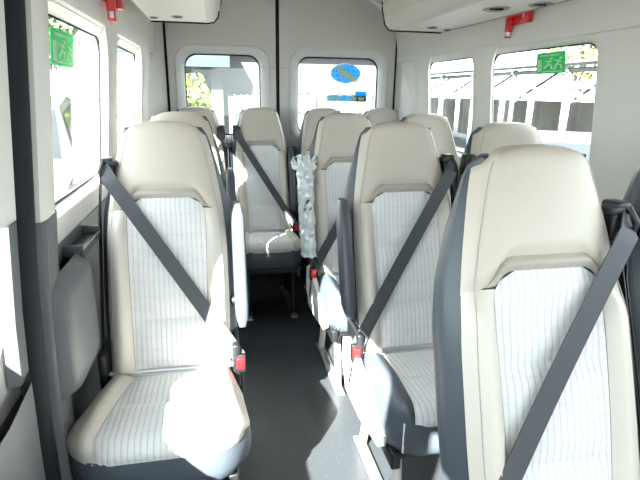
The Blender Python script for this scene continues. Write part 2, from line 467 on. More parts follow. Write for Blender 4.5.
    if armrest:
        ax = -side*arm_x
        mb = MB(); rows = []
        for k in range(13):
            f = k/12; z = .60+.40*f; yy = -.235+.14*f
            e = .022 if 0 < k < 12 else .012
            e = .023*sqrt(max(.3, 1-abs(2*f-1)**10)); dd = .045*sqrt(max(.3, 1-abs(2*f-1)**10))
            rows.append([(ax+e*math.copysign(abs(cos(a))**.45, cos(a)), yy+dd*math.copysign(abs(sin(a))**.45, sin(a)), z) for a in [2*pi*q/16 for q in range(16)]])
        mb.grid(rows, True, True); ar = mb.build('armrest', M['charcoal'], root)
        MB().tube([(ax+side*.045,-.15,.66),(ax,-.17,.66)], .018, 14).build('armrest_pivot', M['black'], ar)
    return root

XA, XB, XL = .202, .658, -.654
Y1, Y2, Y3, Y4 = .977, 1.834, 2.653, 3.535
seat_single = make_seat(-1, wide=True, legm='black')
seat_rear_left = make_seat(-1, legm='black', arm_x=.216); seat_rear_right = make_seat(1, legm='black')
seat_left = make_seat(-1)      # belt from the left shoulder, armrest on the right
seat_right = make_seat(1, wing=-1)
def side_cover(root):
    mb = MB(); poly = [(-.60,.33),(-.40,.285),(-.20,.28),(-.13,.38),(-.14,.47),(-.20,.50),(-.36,.455),(-.50,.41),(-.62,.38)]
    mb.prism(poly, lambda a, b, d: (d, a, b), -.232, -.210); c = mb.build('side_cover', M['white_plastic'], root, angle=30)
    pl = rrect(-.36, .36, .085, .020, .019, 6)
    MB().prism([(a, b+(a+.36)*-.1) for a, b in pl], lambda a, b, d: (d, a, b), -.236, -.230).build('oval_recess', M['frame'], c, angle=30)
seats = [
 ('S', XL, Y2, 1, 'single seat by the left wall in front, sunlit cushion and charcoal belt across its back'),
 ('S', XL, Y3, 1, 'single left wall seat directly behind the front left seat, mostly hidden by it'),
 ('R', XA, Y1, 0, 'nearest aisle seat of all, big pale backrest filling the right foreground'),
 ('L', XB, Y1, 0, 'nearest window seat at the right frame edge, only its dark side showing'),
 ('R', XA, Y2, 1, 'aisle seat of the second right row, between near seat and aisle, red buckle'),
 ('L', XB, Y2, 0, 'window seat of the second right row, peeking over the nearest seat back'),
 ('R', XA, Y3, 1, 'aisle seat of the third right row, beside the crumpled plastic film'),
 ('L', XB, Y3, 0, 'window seat of the third right row, in front of the small right window'),
 ('F', -.606, Y4, 0, 'last row seat in the left rear corner, below the leafy rear window'),
 ('E', -.180, Y4, 1, 'last row seat facing down the aisle, whole cushion visible'),
 ('F', .268, Y4, 0, 'last row seat right of the door seam, behind the crumpled film'),
 ('E', .693, Y4, 0, 'last row seat in the right rear corner, below the logo window'),
]
first = {'L': seat_left, 'R': seat_right, 'S': seat_single, 'E': seat_rear_left, 'F': seat_rear_right}; used = {}
for k, x, y, arm, lab in seats:
    src = first[k]
    if k not in used: o = src; used[k] = 1
    else: o = copy_tree(src, None, () if arm else ('armrest',))
    if o is src and not arm: pass
    o.location = (x, y, 0); o.scale = (.91,1,1) if y == Y4 else (1,1,1); tag(o, lab, 'seat', 'high backed minibus passenger seats')
    o['arm'] = arm
for o in [q for q in COL.objects if q.parent is None and q.name.startswith('passenger_seat')]:
    if True:
        if not o['arm']:
            for ch in list(o.children):
                if ch.name.startswith('armrest'):
                    for g in list(ch.children): bpy.data.objects.remove(g)
                    bpy.data.objects.remove(ch)
        if abs(o.location.x-XA) < .01 and o['arm']: side_cover(o)
        del o['arm']

# ------------------------------------------------------------------ body shell
def wx(z):
    return lerp([(0,.945),(.60,.945),(.95,.928),(1.60,.868),(1.7,.86)], z)
def struct(o): o['kind'] = 'structure'; return o
YF, YR = -1.7, 3.76
def wall_side(sg, nm):
    holes = {-1: [(-1.15,-.35),(-.15,1.05),(1.44,2.25),(2.42,3.20)], 1: [(-1.15,-.35),(-.15,1.22),(1.70,2.47),(2.62,3.27)]}[sg]
    z0, z1 = .95, 1.60
    cuts = [YF]
    for (a, b), (c, d) in zip(holes, holes[1:]): cuts.append((b+c)/2)
    cuts.append(YR)
    if sg < 0: cuts[2] = 1.13
    mb = MB(); panes = []
    for k, (a, b) in enumerate(holes):
        cy, cz, hw, hh = (a+b)/2, 1.302, (b-a)/2+.022, .282
        zb = z0
        if sg < 0 and k == 1: zb = .70; cz, hh = 1.20, .384
        hole = (cy, cz, hw, hh, .085)
        loop = dens(rrect(cy, cz, hw, hh, .085, 8)); outer = to_rect(loop, cuts[k], cuts[k+1], zb, z1, hole)
        gl = dens(rrect(cy, cz, hw-.022, hh-.018, .072, 8))
        rows = []
        for f in (0, .35, .7, .92):
            rows.append([(sg*wx(o_[1]+(p[1]-o_[1])*f), o_[0]+(p[0]-o_[0])*f, o_[1]+(p[1]-o_[1])*f) for p, o_ in zip(loop, outer)])
        rows.append([(sg*(wx(p[1])+.003), p[0], p[1]) for p in loop])
        rows.append([(sg*(wx(p[1])+.014), p[0]+(q[0]-p[0])*.3, p[1]+(q[1]-p[1])*.3) for p, q in zip(loop, gl)])
        rows.append([(sg*(wx(p[1])+.040), q[0], q[1]) for p, q in zip(loop, gl)])
        rows.append([(sg*(wx(p[1])+.052), q[0], q[1]) for p, q in zip(loop, gl)])
        mb.grid(rows, True)
        panes.append((gl, k))
    w = struct(mb.build('wall_'+nm, M['wall'], angle=50))
    # lower trim
    mb = MB(); zz = [0,.2,.4,.6,.7,.8,.9,.95]; ya = 1.13 if sg < 0 else YF
    mb.grid([[(sg*(wx(z)-.004*(z > .9)), y, z) for z in zz] for y in (ya, YR)])
    if sg < 0: mb.grid([[(sg*wx(z), y, z) for z in zz[:5]] for y in (-.22, ya)]); mb.grid([[(sg*wx(z), y, z) for z in zz] for y in (YF, -.22)])
    mb.grid([[(sg*(wx(.95)-.004), y, .95) for y in (ya, YR)], [(sg*(wx(.95)+.05), y, .95) for y in (ya, YR)]])
    struct(mb.build('trim_lower_'+nm, M['lower'])) 
    # outer skin between the windows is the same sheet pushed outwards, so no light leaks
    # header above the windows, curving into the ceiling
    pr = [(.90,1.585),(.852,1.590),(.846,1.60),(.842,1.66),(.832,1.74),(.812,1.82),(.77,1.90),(.70,1.965),(.60,2.01)]
    mb = MB().grid([[(sg*x, y, z) for x, z in pr] for y in (YF, 3.70)])
    struct(mb.build('trim_header_'+nm, M['wall'], angle=35))
    for i, (gl, k) in enumerate(panes):
        n = i+1 if sg < 0 else i+5
        w_ = empty('window_%d' % n); struct(w_)
        g = MB(); g.prism(gl, lambda a, b, d: (sg*(wx(b)+d), a, b), .044, .048)
        g.build('glass_pane', M['glass'], w_, smooth=False)
        cy = sum(p[0] for p in gl)/len(gl); cz = sum(p[1] for p in gl)/len(gl)
        inner = [(cy+(p[0]-cy)*(1-.006/abs(max(.2, abs(gl[0][0]-cy)))), cz+(p[1]-cz)*.985) for p in gl]
        s_ = MB(); s_.grid([[(sg*(wx(p[1])+.036), p[0], p[1]) for p in gl], [(sg*(wx(p[1])+.036), p[0], p[1]) for p in inner], [(sg*(wx(p[1])+.044), p[0], p[1]) for p in inner]], True)
        s_.build('glass_seal', M['rubber'], w_)
wall_side(-1, 'left'); wall_side(1, 'right')
struct(MB().box(-.98,.98,YF,YR+.06,-.05,0).build('floor', M['floor'], smooth=False))
cl = MB(); cl.grid([[(x, y, z) for x, z in [(-.62,2.003),(-.4,2.05),(-.15,2.07),(.15,2.07),(.4,2.05),(.62,2.003)]] for y in (YF, YR)])
struct(cl.build('ceiling', M['ceil']))
# rear doors
def rear_door(n, x0, x1, gx0, gx1, corner):
    d = empty('door_%d' % n); struct(d)
    z0, z1 = .98, 1.78; cx = (gx0+gx1)/2; cz = 1.34
    hw, hh = (gx1-gx0)/2+.062, .335; Y = 3.73
    hole = (cx, cz, hw, hh, .12)
    loop = dens(rrect(cx, cz, hw, hh, .12, 8)); outer = to_rect(loop, x0, x1, z0, z1, hole)
    mb = MB(); mb.grid([[(o_[0]+(p[0]-o_[0])*f, Y, o_[1]+(p[1]-o_[1])*f) for p, o_ in zip(loop, outer)] for f in (0,.5,1)], True)
    mb.grid([[(x0, Y, z) for z in (z1, 1.9, 2.07)], [(x1, Y, z) for z in (z1, 1.9, 2.07)]])
    # rolled edges of the door trim
    for (xx, s_) in ((x0, -1), (x1, 1)):
        mb.grid([[(xx, Y, z), (xx+s_*.004, Y+.004, z), (xx+s_*.005, Y+.03, z)] for z in (z0, 2.07)])
    mb.build('door_trim', M['rear'], d, angle=50)
    gl = dens(rrect(cx, cz, hw-.062, hh-.058, .085, 8)); mid = dens(rrect(cx, cz, hw-.022, hh-.020, .11, 8))
    fr = MB().grid([[(p[0], Y+.001, p[1]) for p in loop], [(p[0]+(q[0]-p[0])*.3, Y-.014, p[1]+(q[1]-p[1])*.3) for p, q in zip(loop, mid)],
        [(q[0], Y-.014, q[1]) for q in mid], [(q[0], Y+.015, q[1]) for q in gl], [(q[0], Y+.055, q[1]) for q in gl]], True)
    fr.build('window_surround', M['frame'], d, angle=60)
    g = MB(); g.prism(gl, lambda a, b, e: (a, e, b), Y+.050, Y+.054); g.build('glass_pane', M['glass'], d, smooth=False)
    inner = [(cx+(p[0]-cx)*.97, cz+(p[1]-cz)*.965) for p in gl]
    MB().grid([[(p[0], Y+.044, p[1]) for p in gl], [(p[0], Y+.044, p[1]) for p in inner], [(p[0], Y+.050, p[1]) for p in inner]], True).build('glass_seal', M['rubber'], d)
    MB().box(x0, x1, Y-.012, Y+.03, .0, .98, .01).build('lower_trim', M['lower_dark'], d)
    MB().box(min(gx1,x1) if corner < 0 else x0, x1 if corner < 0 else max(x0, gx0)-.0, Y-.0015, Y+.002, 1.534, 1.537).build('trim_groove', M['vent'], d, smooth=False)
    hx = x1-.045 if corner < 0 else x0+.045
    hd = MB().tube([(hx-.035,Y,2.00),(hx-.03,Y-.035,1.985),(hx,Y-.042,1.975),(hx+.03,Y-.035,1.985),(hx+.035,Y,2.00)], .012, 10).box(hx-.045,hx+.045,Y-.008,Y,1.985,2.03,.004)
    hd.build('grab_handle', M['rear'], d)
    return d
rear_door(1, -.775, -.046, -.672, -.150, -1)
rear_door(2, -.014, .835, .112, .724, 1)
struct(MB().box(-.052,-.008, 3.736, 3.80, 0, 2.07).build('trim_seam', M['rubber'], smooth=False))
# corner pillars beside the rear doors with the black gap
for sg, xe, nm in ((-1, -.775, 'left'), (1, .835, 'right')):
    mb = MB(); pts = [(sg*(abs(xe)+.022), 3.76), (sg*(abs(xe)+.02), 3.715), (sg*(abs(xe)+.035), 3.69), (sg*.88, 3.60), (sg*.90, 3.45)]
    mb.grid([[(x, y, z) for x, y in pts] for z in (0, 1.0, 1.60)])
    mb.grid([[(x if i < 3 else sg*(.86-.01*(i == 3)), y, z) for i, (x, y) in enumerate(pts)] for z in (1.60, 2.07)])
    struct(mb.build('trim_corner_'+nm, M['wall'], angle=60))
    struct(MB().box(min(xe, xe+sg*.03), max(xe, xe+sg*.03), 3.745, 3.80, 0, 2.07).build('trim_gap_'+nm, M['rubber'], smooth=False))
struct(MB().box(-.99,.99,3.80,3.83,-.05,.98).build('wall_rear', M['lower_dark'], smooth=False))
struct(MB().box(-.99,-.70,3.80,3.83,.98,2.1).box(.80,.99,3.80,3.83,.98,2.1).box(-.70,.80,3.80,3.83,1.72,2.1).box(-.10,.07,3.80,3.83,.98,1.72).build('trim_rear_skin', M['carwhite'], smooth=False))
# roof and front of the van (out of view; they shape the daylight)
struct(MB().box(-1.0,1.0,YF,3.83,2.09,2.13).build('trim_roof_skin', M['carwhite'], smooth=False))
struct(MB().box(-.96,.96,YF-.04,YF,-.05,.95).box(-.96,.96,YF-.04,YF,1.75,2.10).build('wall_front', M['lower'], smooth=False))
ws = empty('window_9'); struct(ws); MB().box(-.9,.9,YF-.03,YF-.024,.95,1.75).build('glass_pane', M['glass'], ws, smooth=False)

# proud covers on the posts between the side windows, flaring into the header
for sg, gf, f0, f1, gn, n in ((-1, 2.262, 2.10, 2.23, 2.405, 'left'), (1, 2.482, 2.375, 2.525, 2.60, 'right'), (-1, 3.212, 3.03, 3.28, 3.42, 'rear_left'), (1, 3.282, 3.15, 3.36, 3.46, 'rear_right')):
    mb = MB(); rows = []
    for k in range(22):
        z = 1.0+.60*k/21; fl = .05*max(0, (z-1.48)/.12)**2; x = wx(z)
        D = .026
        rows.append([(sg*(x-d), y, z) for y, d in ((gf-fl,-.040),(f0+.012-fl,.004),(f0-fl,.018),(f0+.012-fl,D),((f0+f1)/2,D+.002),(f1-.012+fl,D),(f1+fl,.018),(f1+.010+fl,.004),(gn+fl,-.040))])
    mb.grid(rows); struct(mb.build('trim_post_'+n, M['wall'], angle=50))
# left foreground: door seal, pillar, sliding door trim
def wall_follow(sg, off, zs): return [(sg*(wxx(z)-off), z) for z in zs]
def wxx(z): return wx(z) if z < 1.6 else lerp([(1.6,.868),(1.66,.842),(1.74,.832),(1.82,.812),(1.9,.77)], z)
zs = [.02+1.86*k/30 for k in range(31)]
def strip(y0, y1, off, r=.0):
    mb = MB(); rows = []
    for z in zs:
        x = -(wxx(z))
        w = []
        for i in range(9):
            a = pi*i/8; w.append((x+off*sin(a)**.6, y0+(y1-y0)*(1-cos(a))/2, z))
        rows.append(w)
    return mb.grid(rows)
struct(strip(1.118,1.205,.040).build('trim_door_seal', M['rubber'], angle=60))
# grey lower pillar cover with ridges beside the seal
mb = MB(); rows = []
for k in range(16):
    z = .05+1.03*k/15; x = -wxx(z)
    rows.append([(x-.01, 1.20, z), (x+.042, 1.205, z), (x+.050, 1.215, z), (x+.042, 1.23, z), (x+.045, 1.25, z), (x+.040, 1.33, z), (x-.01, 1.42, z)])
mb.grid(rows); struct(mb.build('trim_pillar_lower', M['lower'], angle=50))
# cream pillar cover above it
mb = MB(); rows = []
for k in range(14):
    z = 1.08+.56*k/13; x = -wxx(z)
    rows.append([(x-.01,1.20,z),(x+.040,1.205,z),(x+.046,1.225,z),(x+.042,1.31,z),(x+.025,1.34,z),(x-.03,1.405,z)])
mb.grid(rows); struct(mb.build('trim_pillar_upper', M['wall'], angle=60))
# round bolt cover / coat hook at the top of the pillar
struct(MB().sphere((-.842,1.30,1.70),.02,.055,.035).build('trim_pillar_cap', M['wall']))
# sliding door: cream above, grey below with a moulded pocket outline
d3 = struct(empty('door_3'))
mb = MB(); rows = []
for z in [1.10,1.2,1.4,1.60,1.66]:
    x = -wxx(z); rows.append([(x+.006, 1.04, z), (x+.020, 1.06, z), (x+.022, 1.115, z), (x-.01, 1.12, z)])
mb.grid(rows); mb.build('upper_trim', M['wall'], d3, angle=60)
mb = MB(); rows = []
for z in [.04,.2,.4,.6,.70,.76]:
    x = -wxx(z); b = .02+.045*sin(pi*min(1, z/1.12))
    rows.append([(x+.006, -.2, z), (x+b, 0., z), (x+b, .9, z), (x+.6*b+.01, 1.06, z), (x+.022, 1.115, z), (x-.01, 1.12, z)])
mb.grid(rows)
mb.grid([[(-wxx(z)+.006, 1.04, z), (-wxx(z)+.03, 1.05, z), (-wxx(z)+.022, 1.115, z), (-wxx(z)-.01, 1.12, z)] for z in (.76,.9,1.11)])
lt = mb.build('lower_trim', M['lower'], d3, angle=60)
pl = rrect(.66, .40, .22, .20, .06, 6)
MB().tube([(-.945+.072, a, b) for a, b in pl]+[(-.945+.072, *pl[0])], .005, 6).build('pocket_edge', M['lower_dark'], lt)

# moulded side bin on the left wall with a tray on top
b = empty('side_bin', (-.907,1.42,.58)); tag(b, 'grey moulded bin on the left wall beside the front single seat', 'wall bin')
mb = MB(); rows = []
for k in range(13):
    f = k/12; z = .0+.335*f; e = .050*sqrt(max(.05, 1-abs(2*f-1)**9)); rows.append([(-.03,-.19,z),(e-.012,-.17,z),(e+.003,-.14,z),(e+.006,.0,z),(e+.003,.08,z),(e-.012,.12,z),(-.03,.15,z)])
mb.grid(rows); mb.build('bin_body', M['lower'], b, angle=60)
mb = MB().box(-.03,.038,0.08,.32,.315,.327,.004).box(-.03,-.022,0.08,.32,.323,.36,.003).box(.03,.038,0.08,.32,.323,.34,.003).box(-.03,.035,.08,.09,.323,.355,.003).box(-.03,.035,.31,.32,.323,.355,.003)
mb.build('tray', M['lower_dark'], b)
MB().box(-.015,.028,.14,.24,.325,.330,.002).build('cup_recess', M['black'], b)

# ------------------------------------------------------------------ overhead racks
def rack(sg, lab):
    r = empty('luggage_rack', (sg*.6, 1.0, 1.70)); tag(r, lab, 'luggage rack', 'overhead luggage racks')
    y0, y1 = -2.3, 1.80
    sec = [(.17,.0),(-.10,0),(-.135,.006),(-.155,.028),(-.172,.10),(-.178,.19),(-.165,.27),(-.12,.33)]
    def P(x, y, z): return (sg*x, y, z)
    bot = MB(); rows = []
    for y in (y0, y1-.02, y1):
        dd = .012 if y == y1 else 0
        rows.append([P(x, y, z+dd) for x, z in [(.18,.012),(.17,.0),(.05,.0),(-.10,.0)]])
    bot.grid(rows); bot.grid([[P(.18,y0,.012),P(.18,y1,.012)],[P(.20,y0,.10),P(.20,y1,.10)],[P(.205,y0,.22),P(.205,y1,.22)]])
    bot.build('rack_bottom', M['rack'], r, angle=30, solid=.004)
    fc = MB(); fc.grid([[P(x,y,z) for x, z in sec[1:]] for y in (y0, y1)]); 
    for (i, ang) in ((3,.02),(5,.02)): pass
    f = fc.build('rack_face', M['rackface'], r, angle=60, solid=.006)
    for zz in (.06,.12,.145):
        xx = lerp([(.028,-.155),(.10,-.172),(.19,-.178)], zz)-.003
        MB().tube([P(xx,y0,zz),P(xx,y1,zz)], .003, 6).build('face_ridge', M['rack'], f)
    # rear end cap with a dark edge line
    poly = [(.18,.015)]+sec[1:]+[(.10,.33),(.205,.22)]
    MB().prism([(a, b_+.001) for a, b_ in poly], lambda a, b_, d_: P(a, d_, b_), y1-.006, y1+.004).build('end_cap', M['rack'], r, angle=40)
    MB().tube([P(x*1.012 if x < 0 else x, y1+.004, z-.002) for x, z in [(.17,0)]+sec[1:]], .0042, 6).build('end_seal', M['rubber'], r)
    MB().tube([P(.172, y0, -.001), P(.172, y1, -.001)], .0025, 6).build('edge_seal', M['vent'], r)
    for (x, y, ry) in ((.03,1.60,.028),(.14,1.66,.020),(.03,.98,.05),(.13,.84,.04)):
        v = MB(); v.grid([[P(x+rr*cos(a), y+rr*1.3*sin(a), zz) for a in [2*pi*k/20 for k in range(20)]] for rr, zz in ((ry,-.001),(ry*.9,-.005),(ry*.75,-.003),(ry*.6,-.001))], True, True)
        vo = v.build('air_vent', M['vent'], r)
        MB().box(sg*x-ry*.55, sg*x+ry*.55, y-.004, y+.004, -.006, -.001).build('vent_vane', M['lower_dark'], vo, smooth=False)
    return r
rack(-1, 'cream overhead rack along the left wall, square rear end above the seats')
rack(1, 'cream overhead rack along the right wall with small round vents below')

# ------------------------------------------------------------------ emergency hammers
def hammer(loc, sg, lab):
    h = empty('emergency_hammer', loc, pi if sg < 0 else 0); tag(h, lab, 'emergency hammer', 'red emergency hammers on the headers')
    # local: along y the handle, x out of the wall
    s = -1
    MB().box(min(0,s*.012), max(0,s*.012), -.075,.075,-.018,.03,.004).build('wall_bracket', M['redhammer'], h)
    MB().box(min(s*.01,s*.035), max(s*.01,s*.035), -.085,-.035,-.02,.038,.006).build('clip', M['redhammer'], h)
    MB().box(min(s*.01,s*.03), max(s*.01,s*.03), .05,.080,-.045,.028,.006).build('clip', M['redhammer'], h)
    MB().tube([(s*.026,-.08,.018),(s*.028,-.02,.024),(s*.028,.05,.022),(s*.026,.075,.010)], [.010,.011,.010,.009], 10).build('hammer_handle', M['redhammer'], h)
    hd = MB().box(s*.024-.012, s*.024+.012, .055,.078,-.070,.015,.005).build('hammer_head', M['redhammer'], h)
    MB().tube([(s*.024,.066,-.045),(s*.024,.066,-.062)], [.0145,.0145], 10).build('steel_tip', M['silver'], hd)
    MB().box(min(s*.034,s*.037), max(s*.034,s*.037), -.068,-.052,.0,.02,.001).build('white_mark', M['white'], h)
    return h
hammer((.838,2.12,1.685), 1, 'red hammer in a bracket above the large right window')
hl = hammer((-.838,2.08,1.684), -1, 'red hammer in a bracket above the left windows, cut by the frame top'); hl.scale = (1.1,1.4,1.25)

# ------------------------------------------------------------------ stickers on the glass
def plate(mb, poly, fn, d0, d1): return mb.prism(poly, fn, d0, d1)
def rect(a0, a1, b0, b1): return [(a0,b0),(a1,b0),(a1,b1),(a0,b1)]
def exit_sticker(sg, y0, y1, z0, z1, lab):
    fl = 1 if sg > 0 else -1
    w = y1-y0
    cx, cz = (y0+y1)/2, (z0+z1)/2
    def fn(a, b, d): return (sg*(wx(b)+.044-d), a, b)
    root = MB().prism(dens(rrect(cx, cz, w/2, (z1-z0)/2, .008, 3)), fn, .001, .003).build('emergency_exit_sticker', M['green'], smooth=False)
    tag(root, lab, 'sticker', 'green emergency exit stickers')
    def U(u, v): # u left->right in the picture, v up
        uu = u if sg < 0 else 1-u
        return (y0+w*uu, z0+(z1-z0)*v)
    m = MB()
    def q(u0, u1, v0, v1): m.prism([U(u0,v0),U(u1,v0),U(u1,v1),U(u0,v1)], fn, .0035, .0045)
    def line(pts, t=.03):
        for (a, b), (c, d) in zip(pts, pts[1:]):
            L = sqrt((c-a)**2+(d-b)**2) or 1; nx, ny = -(d-b)/L*t/2, (c-a)/L*t/2
            m.prism([U(a-nx,b-ny),U(c-nx,d-ny),U(c+nx,d+ny),U(a+nx,b+ny)], fn, .0035, .0045)
    u = .14
    for wd in (.03,.05,.03,.05,.04,.03,.05,.04,.03,.05,.04):
        q(u, u+wd, .82, .90); u += wd+.022
    q(.06,.20,.12,.68)                                  # doorway with a figure
    line([(.30,.25),(.42,.42),(.50,.62)], .06); line([(.42,.42),(.55,.40),(.58,.22)], .05); line([(.36,.60),(.56,.55)], .05)
    line([(.66,.20),(.74,.42),(.84,.64)], .06); line([(.74,.42),(.88,.40),(.92,.20)], .05); line([(.68,.62),(.90,.52)], .05)
    q(.50,.57,.64,.74); q(.83,.90,.66,.76); q(.28,.94,.08,.13)
    m.build('white_pictogram', M['white'], root, smooth=False)
exit_sticker(1, 1.91, 2.10, 1.462, 1.548, 'green exit sticker at the top of the large right window')
exit_sticker(-1, 1.62, 1.86, 1.437, 1.537, 'green exit sticker in the upper corner of the left window')
# logo on the right rear pane
YG = 3.73+.050
def fnr(a, b, d): return (a, YG-d, b)
lg = MB().prism([(.478+.112*cos(2*pi*k/40), 1.508+.068*sin(2*pi*k/40)) for k in range(40)], fnr, .001, .002).build('globe_logo_decal', M['blue'], smooth=False)
tag(lg, 'blue oval globe logo with yellow swoosh on the right rear window', 'decal')
m = MB()
def curve_line(m, pts, t, d0=.0025, d1=.0035):
    rows = []
    for i, (a, b) in enumerate(pts):
        p, q = pts[max(0,i-1)], pts[min(len(pts)-1,i+1)]; L = sqrt((q[0]-p[0])**2+(q[1]-p[1])**2) or 1
        nx, ny = -(q[1]-p[1])/L*t/2, (q[0]-p[0])/L*t/2
        rows.append([fnr(a-nx,b-ny,d1), fnr(a+nx,b+ny,d1)])
    m.grid(rows)
for kx in (-.75,-.38,0,.38,.75): curve_line(m, [(.478+.112*kx*cos(a), 1.508+.068*sin(a)) for a in [-pi/2+pi*i/14 for i in range(15)]], .005)
for kz in (-.5,0,.5): curve_line(m, [(.478+.112*sqrt(1-kz*kz)*s_, 1.508+.068*kz) for s_ in (-1,-.5,0,.5,1)], .005)
m.build('globe_lines', M['white'], lg, smooth=False)
m = MB(); m.prism([(0.413,1.535),(0.443,1.560),(0.458,1.528),(0.498,1.520),(0.538,1.485),(0.578,1.470),(0.568,1.440),(0.533,1.452),(0.478,1.480),(0.428,1.500)], fnr, .004, .005)
m.build('yellow_swoosh', M['yellow'], lg, smooth=False)
m = MB(); m.prism([(0.408,1.545),(0.423,1.572),(0.448,1.570),(0.456,1.545),(0.440,1.535),(0.458,1.505),(0.440,1.500),(0.423,1.525)], fnr, .0055, .0065); m.build('white_figure', M['white'], lg, smooth=False)
bn = MB().prism(rrect(.490, 1.330, .150, .020, .008, 3), fnr, .001, .002).prism(rrect(.600, 1.345, .045, .038, .012, 3), fnr, .001, .002).build('coach_decal', M['blue'], smooth=False)
tag(bn, 'pale blue coach shaped decal with light windows below the globe logo', 'decal')
m = MB()
for (a, b_) in ((.350,.398),(.408,.452),(.482,.512),(.524,.568),(.580,.626)):
    m.prism(rect(a, b_, 1.317, 1.343), fnr, .0025, .0035)
m.build('light_panels', M['yellow'], bn, smooth=False)

# crumpled plastic film hanging on the last row seat's side
film = MB(); rows = []; rnd = random.Random(3)
for j in range(33):
    f = j/32; z = .57+.47*f; yy = -.245+.165*f
    w = .036+.010*f*f+(.014 if f > .9 else 0); d_ = .058+.010*sin(f*9)
    rows.append([(w*cos(a)*(1+rnd.uniform(-.20,.22)), yy+d_*sin(a)*(1+rnd.uniform(-.12,.15)), z+rnd.uniform(-.006,.006)+.03*(f > .95)*rnd.uniform(-1,1)) for a in [2*pi*i/22 for i in range(22)]])
ctr = [Vector((0, -.245+.165*j/32, .57+.47*j/32)) for j in range(33)]
film.grid(rows+[[tuple(c.lerp(Vector(p), .94)) for p in r_] for r_, c in zip(rows[::-1], ctr[::-1])], True)
fo = film.build('plastic_wrapping', M['film'], smooth=True, angle=25); fo.location = (XA-.238, Y3, 0)
tag(fo, 'crumpled clear plastic wrapping around the armrest of the third right aisle seat', 'plastic wrap')

# ------------------------------------------------------------------ outside
GZ = -.72
g = MB().box(-40,40,-30,45,GZ-.1,GZ); struct(g.build('ground', M['asphalt'], smooth=False))
def tree(loc, rad, h, m, lab, n=900, seed=1, leafs=.13):
    t = empty('tree', (loc[0], loc[1], GZ)); tag(t, lab, 'tree', 'trees outside the van')
    R = random.Random(seed)
    tk = MB().tube([(0,0,0),(.05,.02,h*.4),(-.05,.05,h*.75)], [.14,.10,.05], 9)
    for k in range(6):
        a = k*1.05; tk.tube([(0,0,h*.45),(cos(a)*rad*.4,sin(a)*rad*.4,h*.7),(cos(a)*rad*.75,sin(a)*rad*.75,h*.9)], [.06,.04,.015], 7)
    tk.build('trunk', M['bark'], t)
    f = MB()
    cl = [(R.uniform(-.6,.6)*rad, R.uniform(-.6,.6)*rad, h*.85+R.uniform(-.45,.45)*rad, R.uniform(.35,.6)*rad) for _ in range(9)]
    for _ in range(n):
        c = R.choice(cl); d = Vector((R.gauss(0,1),R.gauss(0,1),R.gauss(0,1))).normalized()*c[3]*R.uniform(.6,1.05)
        p = Vector(c[:3])+d; u = Vector((R.gauss(0,1),R.gauss(0,1),R.gauss(0,1))).normalized(); v = u.orthogonal().normalized(); s_ = leafs*R.uniform(.6,1.3)
        b0 = len(f.v); f.v += [tuple(p-u*s_), tuple(p+v*s_*.45), tuple(p+u*s_), tuple(p-v*s_*.45)]; f.f.append((b0,b0+1,b0+2,b0+3))
    f.build('foliage', m, t, smooth=False)
tree((-1.35,9.2), .85, 2.35, M['leaf'], 'yellow green leafy tree seen through the left rear window', 900, 2, .09)
tree((-4.4,11.4), 1.3, 3.4, M['leafdark'], 'green tree seen through the left side windows', 1000, 4, .13)
tree((15.8,21.0), 2.4, 5.6, M['leaf'], 'tree crown seen above the shed through the right window', 1200, 5, .22)
# building behind
bd = empty('shop_building', (1.5,15,GZ)); tag(bd, 'white shop building with teal awning seen through the rear windows', 'building')
mb = MB().box(-5.5,3.2,0,4,0,6.5).box(-5.6,3.3,-.35,.0,3.12,3.35).box(-5.6,3.3,-.35,0,4.6,4.75)
mb.build('facade', M['plaster'], bd, smooth=False)
for x in (-4.3,-3.1,-1.9,-.35,3.0): MB().box(x-.16,x+.16,-.22,.05,0,3.1).build('pillar', M['plaster'], bd, smooth=False)
for k, (a, b_) in enumerate(((-2.9,-2.1),(-1.42,-.72),(0.,.9),(1.3,2.6))):
    o = MB().box(a,b_,-.03,.02,0.1 if k < 2 else .9,2.12).build('window', M['shop'] if k < 2 else M['plastergrey'], bd, smooth=False)
    bars = MB()
    for q in range(5): x = a+(b_-a)*q/4; bars.box(x-.03,x+.03,-.07,-.03,.1,2.12)
    for q in range(4): z = .4+q*.55; bars.box(a,b_,-.07,-.03,z-.02,z+.02)
    bars.build('window_bars', M['plaster'], o, smooth=False)
for q in range(7): MB().box(-.2,3.0,-.10,0,3.5+q*.15,3.54+q*.15).build('louvre', M['plastergrey'], bd, smooth=False)
mb = MB(); mb.grid([[(-5.2,-1.0,2.98),(-5.2,-.2,3.35)],[(-1.55,-1.0,2.98),(-1.55,-.2,3.35)]]); mb.grid([[(-5.2,-1.0,2.98),(-1.55,-1.0,2.98)],[(-5.2,-1.0,2.68),(-1.55,-1.0,2.68)]])
mb.build('awning', M['teal'], bd, smooth=False, solid=.03)
pole = MB().tube([(0,0,0),(0,0,4),(0,0,8)], [.15,.14,.12], 16).build('added_shade_pole', M['plastergrey']); pole.location = (-3.4, 1.60-3.75, GZ)  # added out of view, keeps sun off the front left headrest
tag(pole, 'unseen grey pole added left of the van to shade the front left headrest', 'pole')
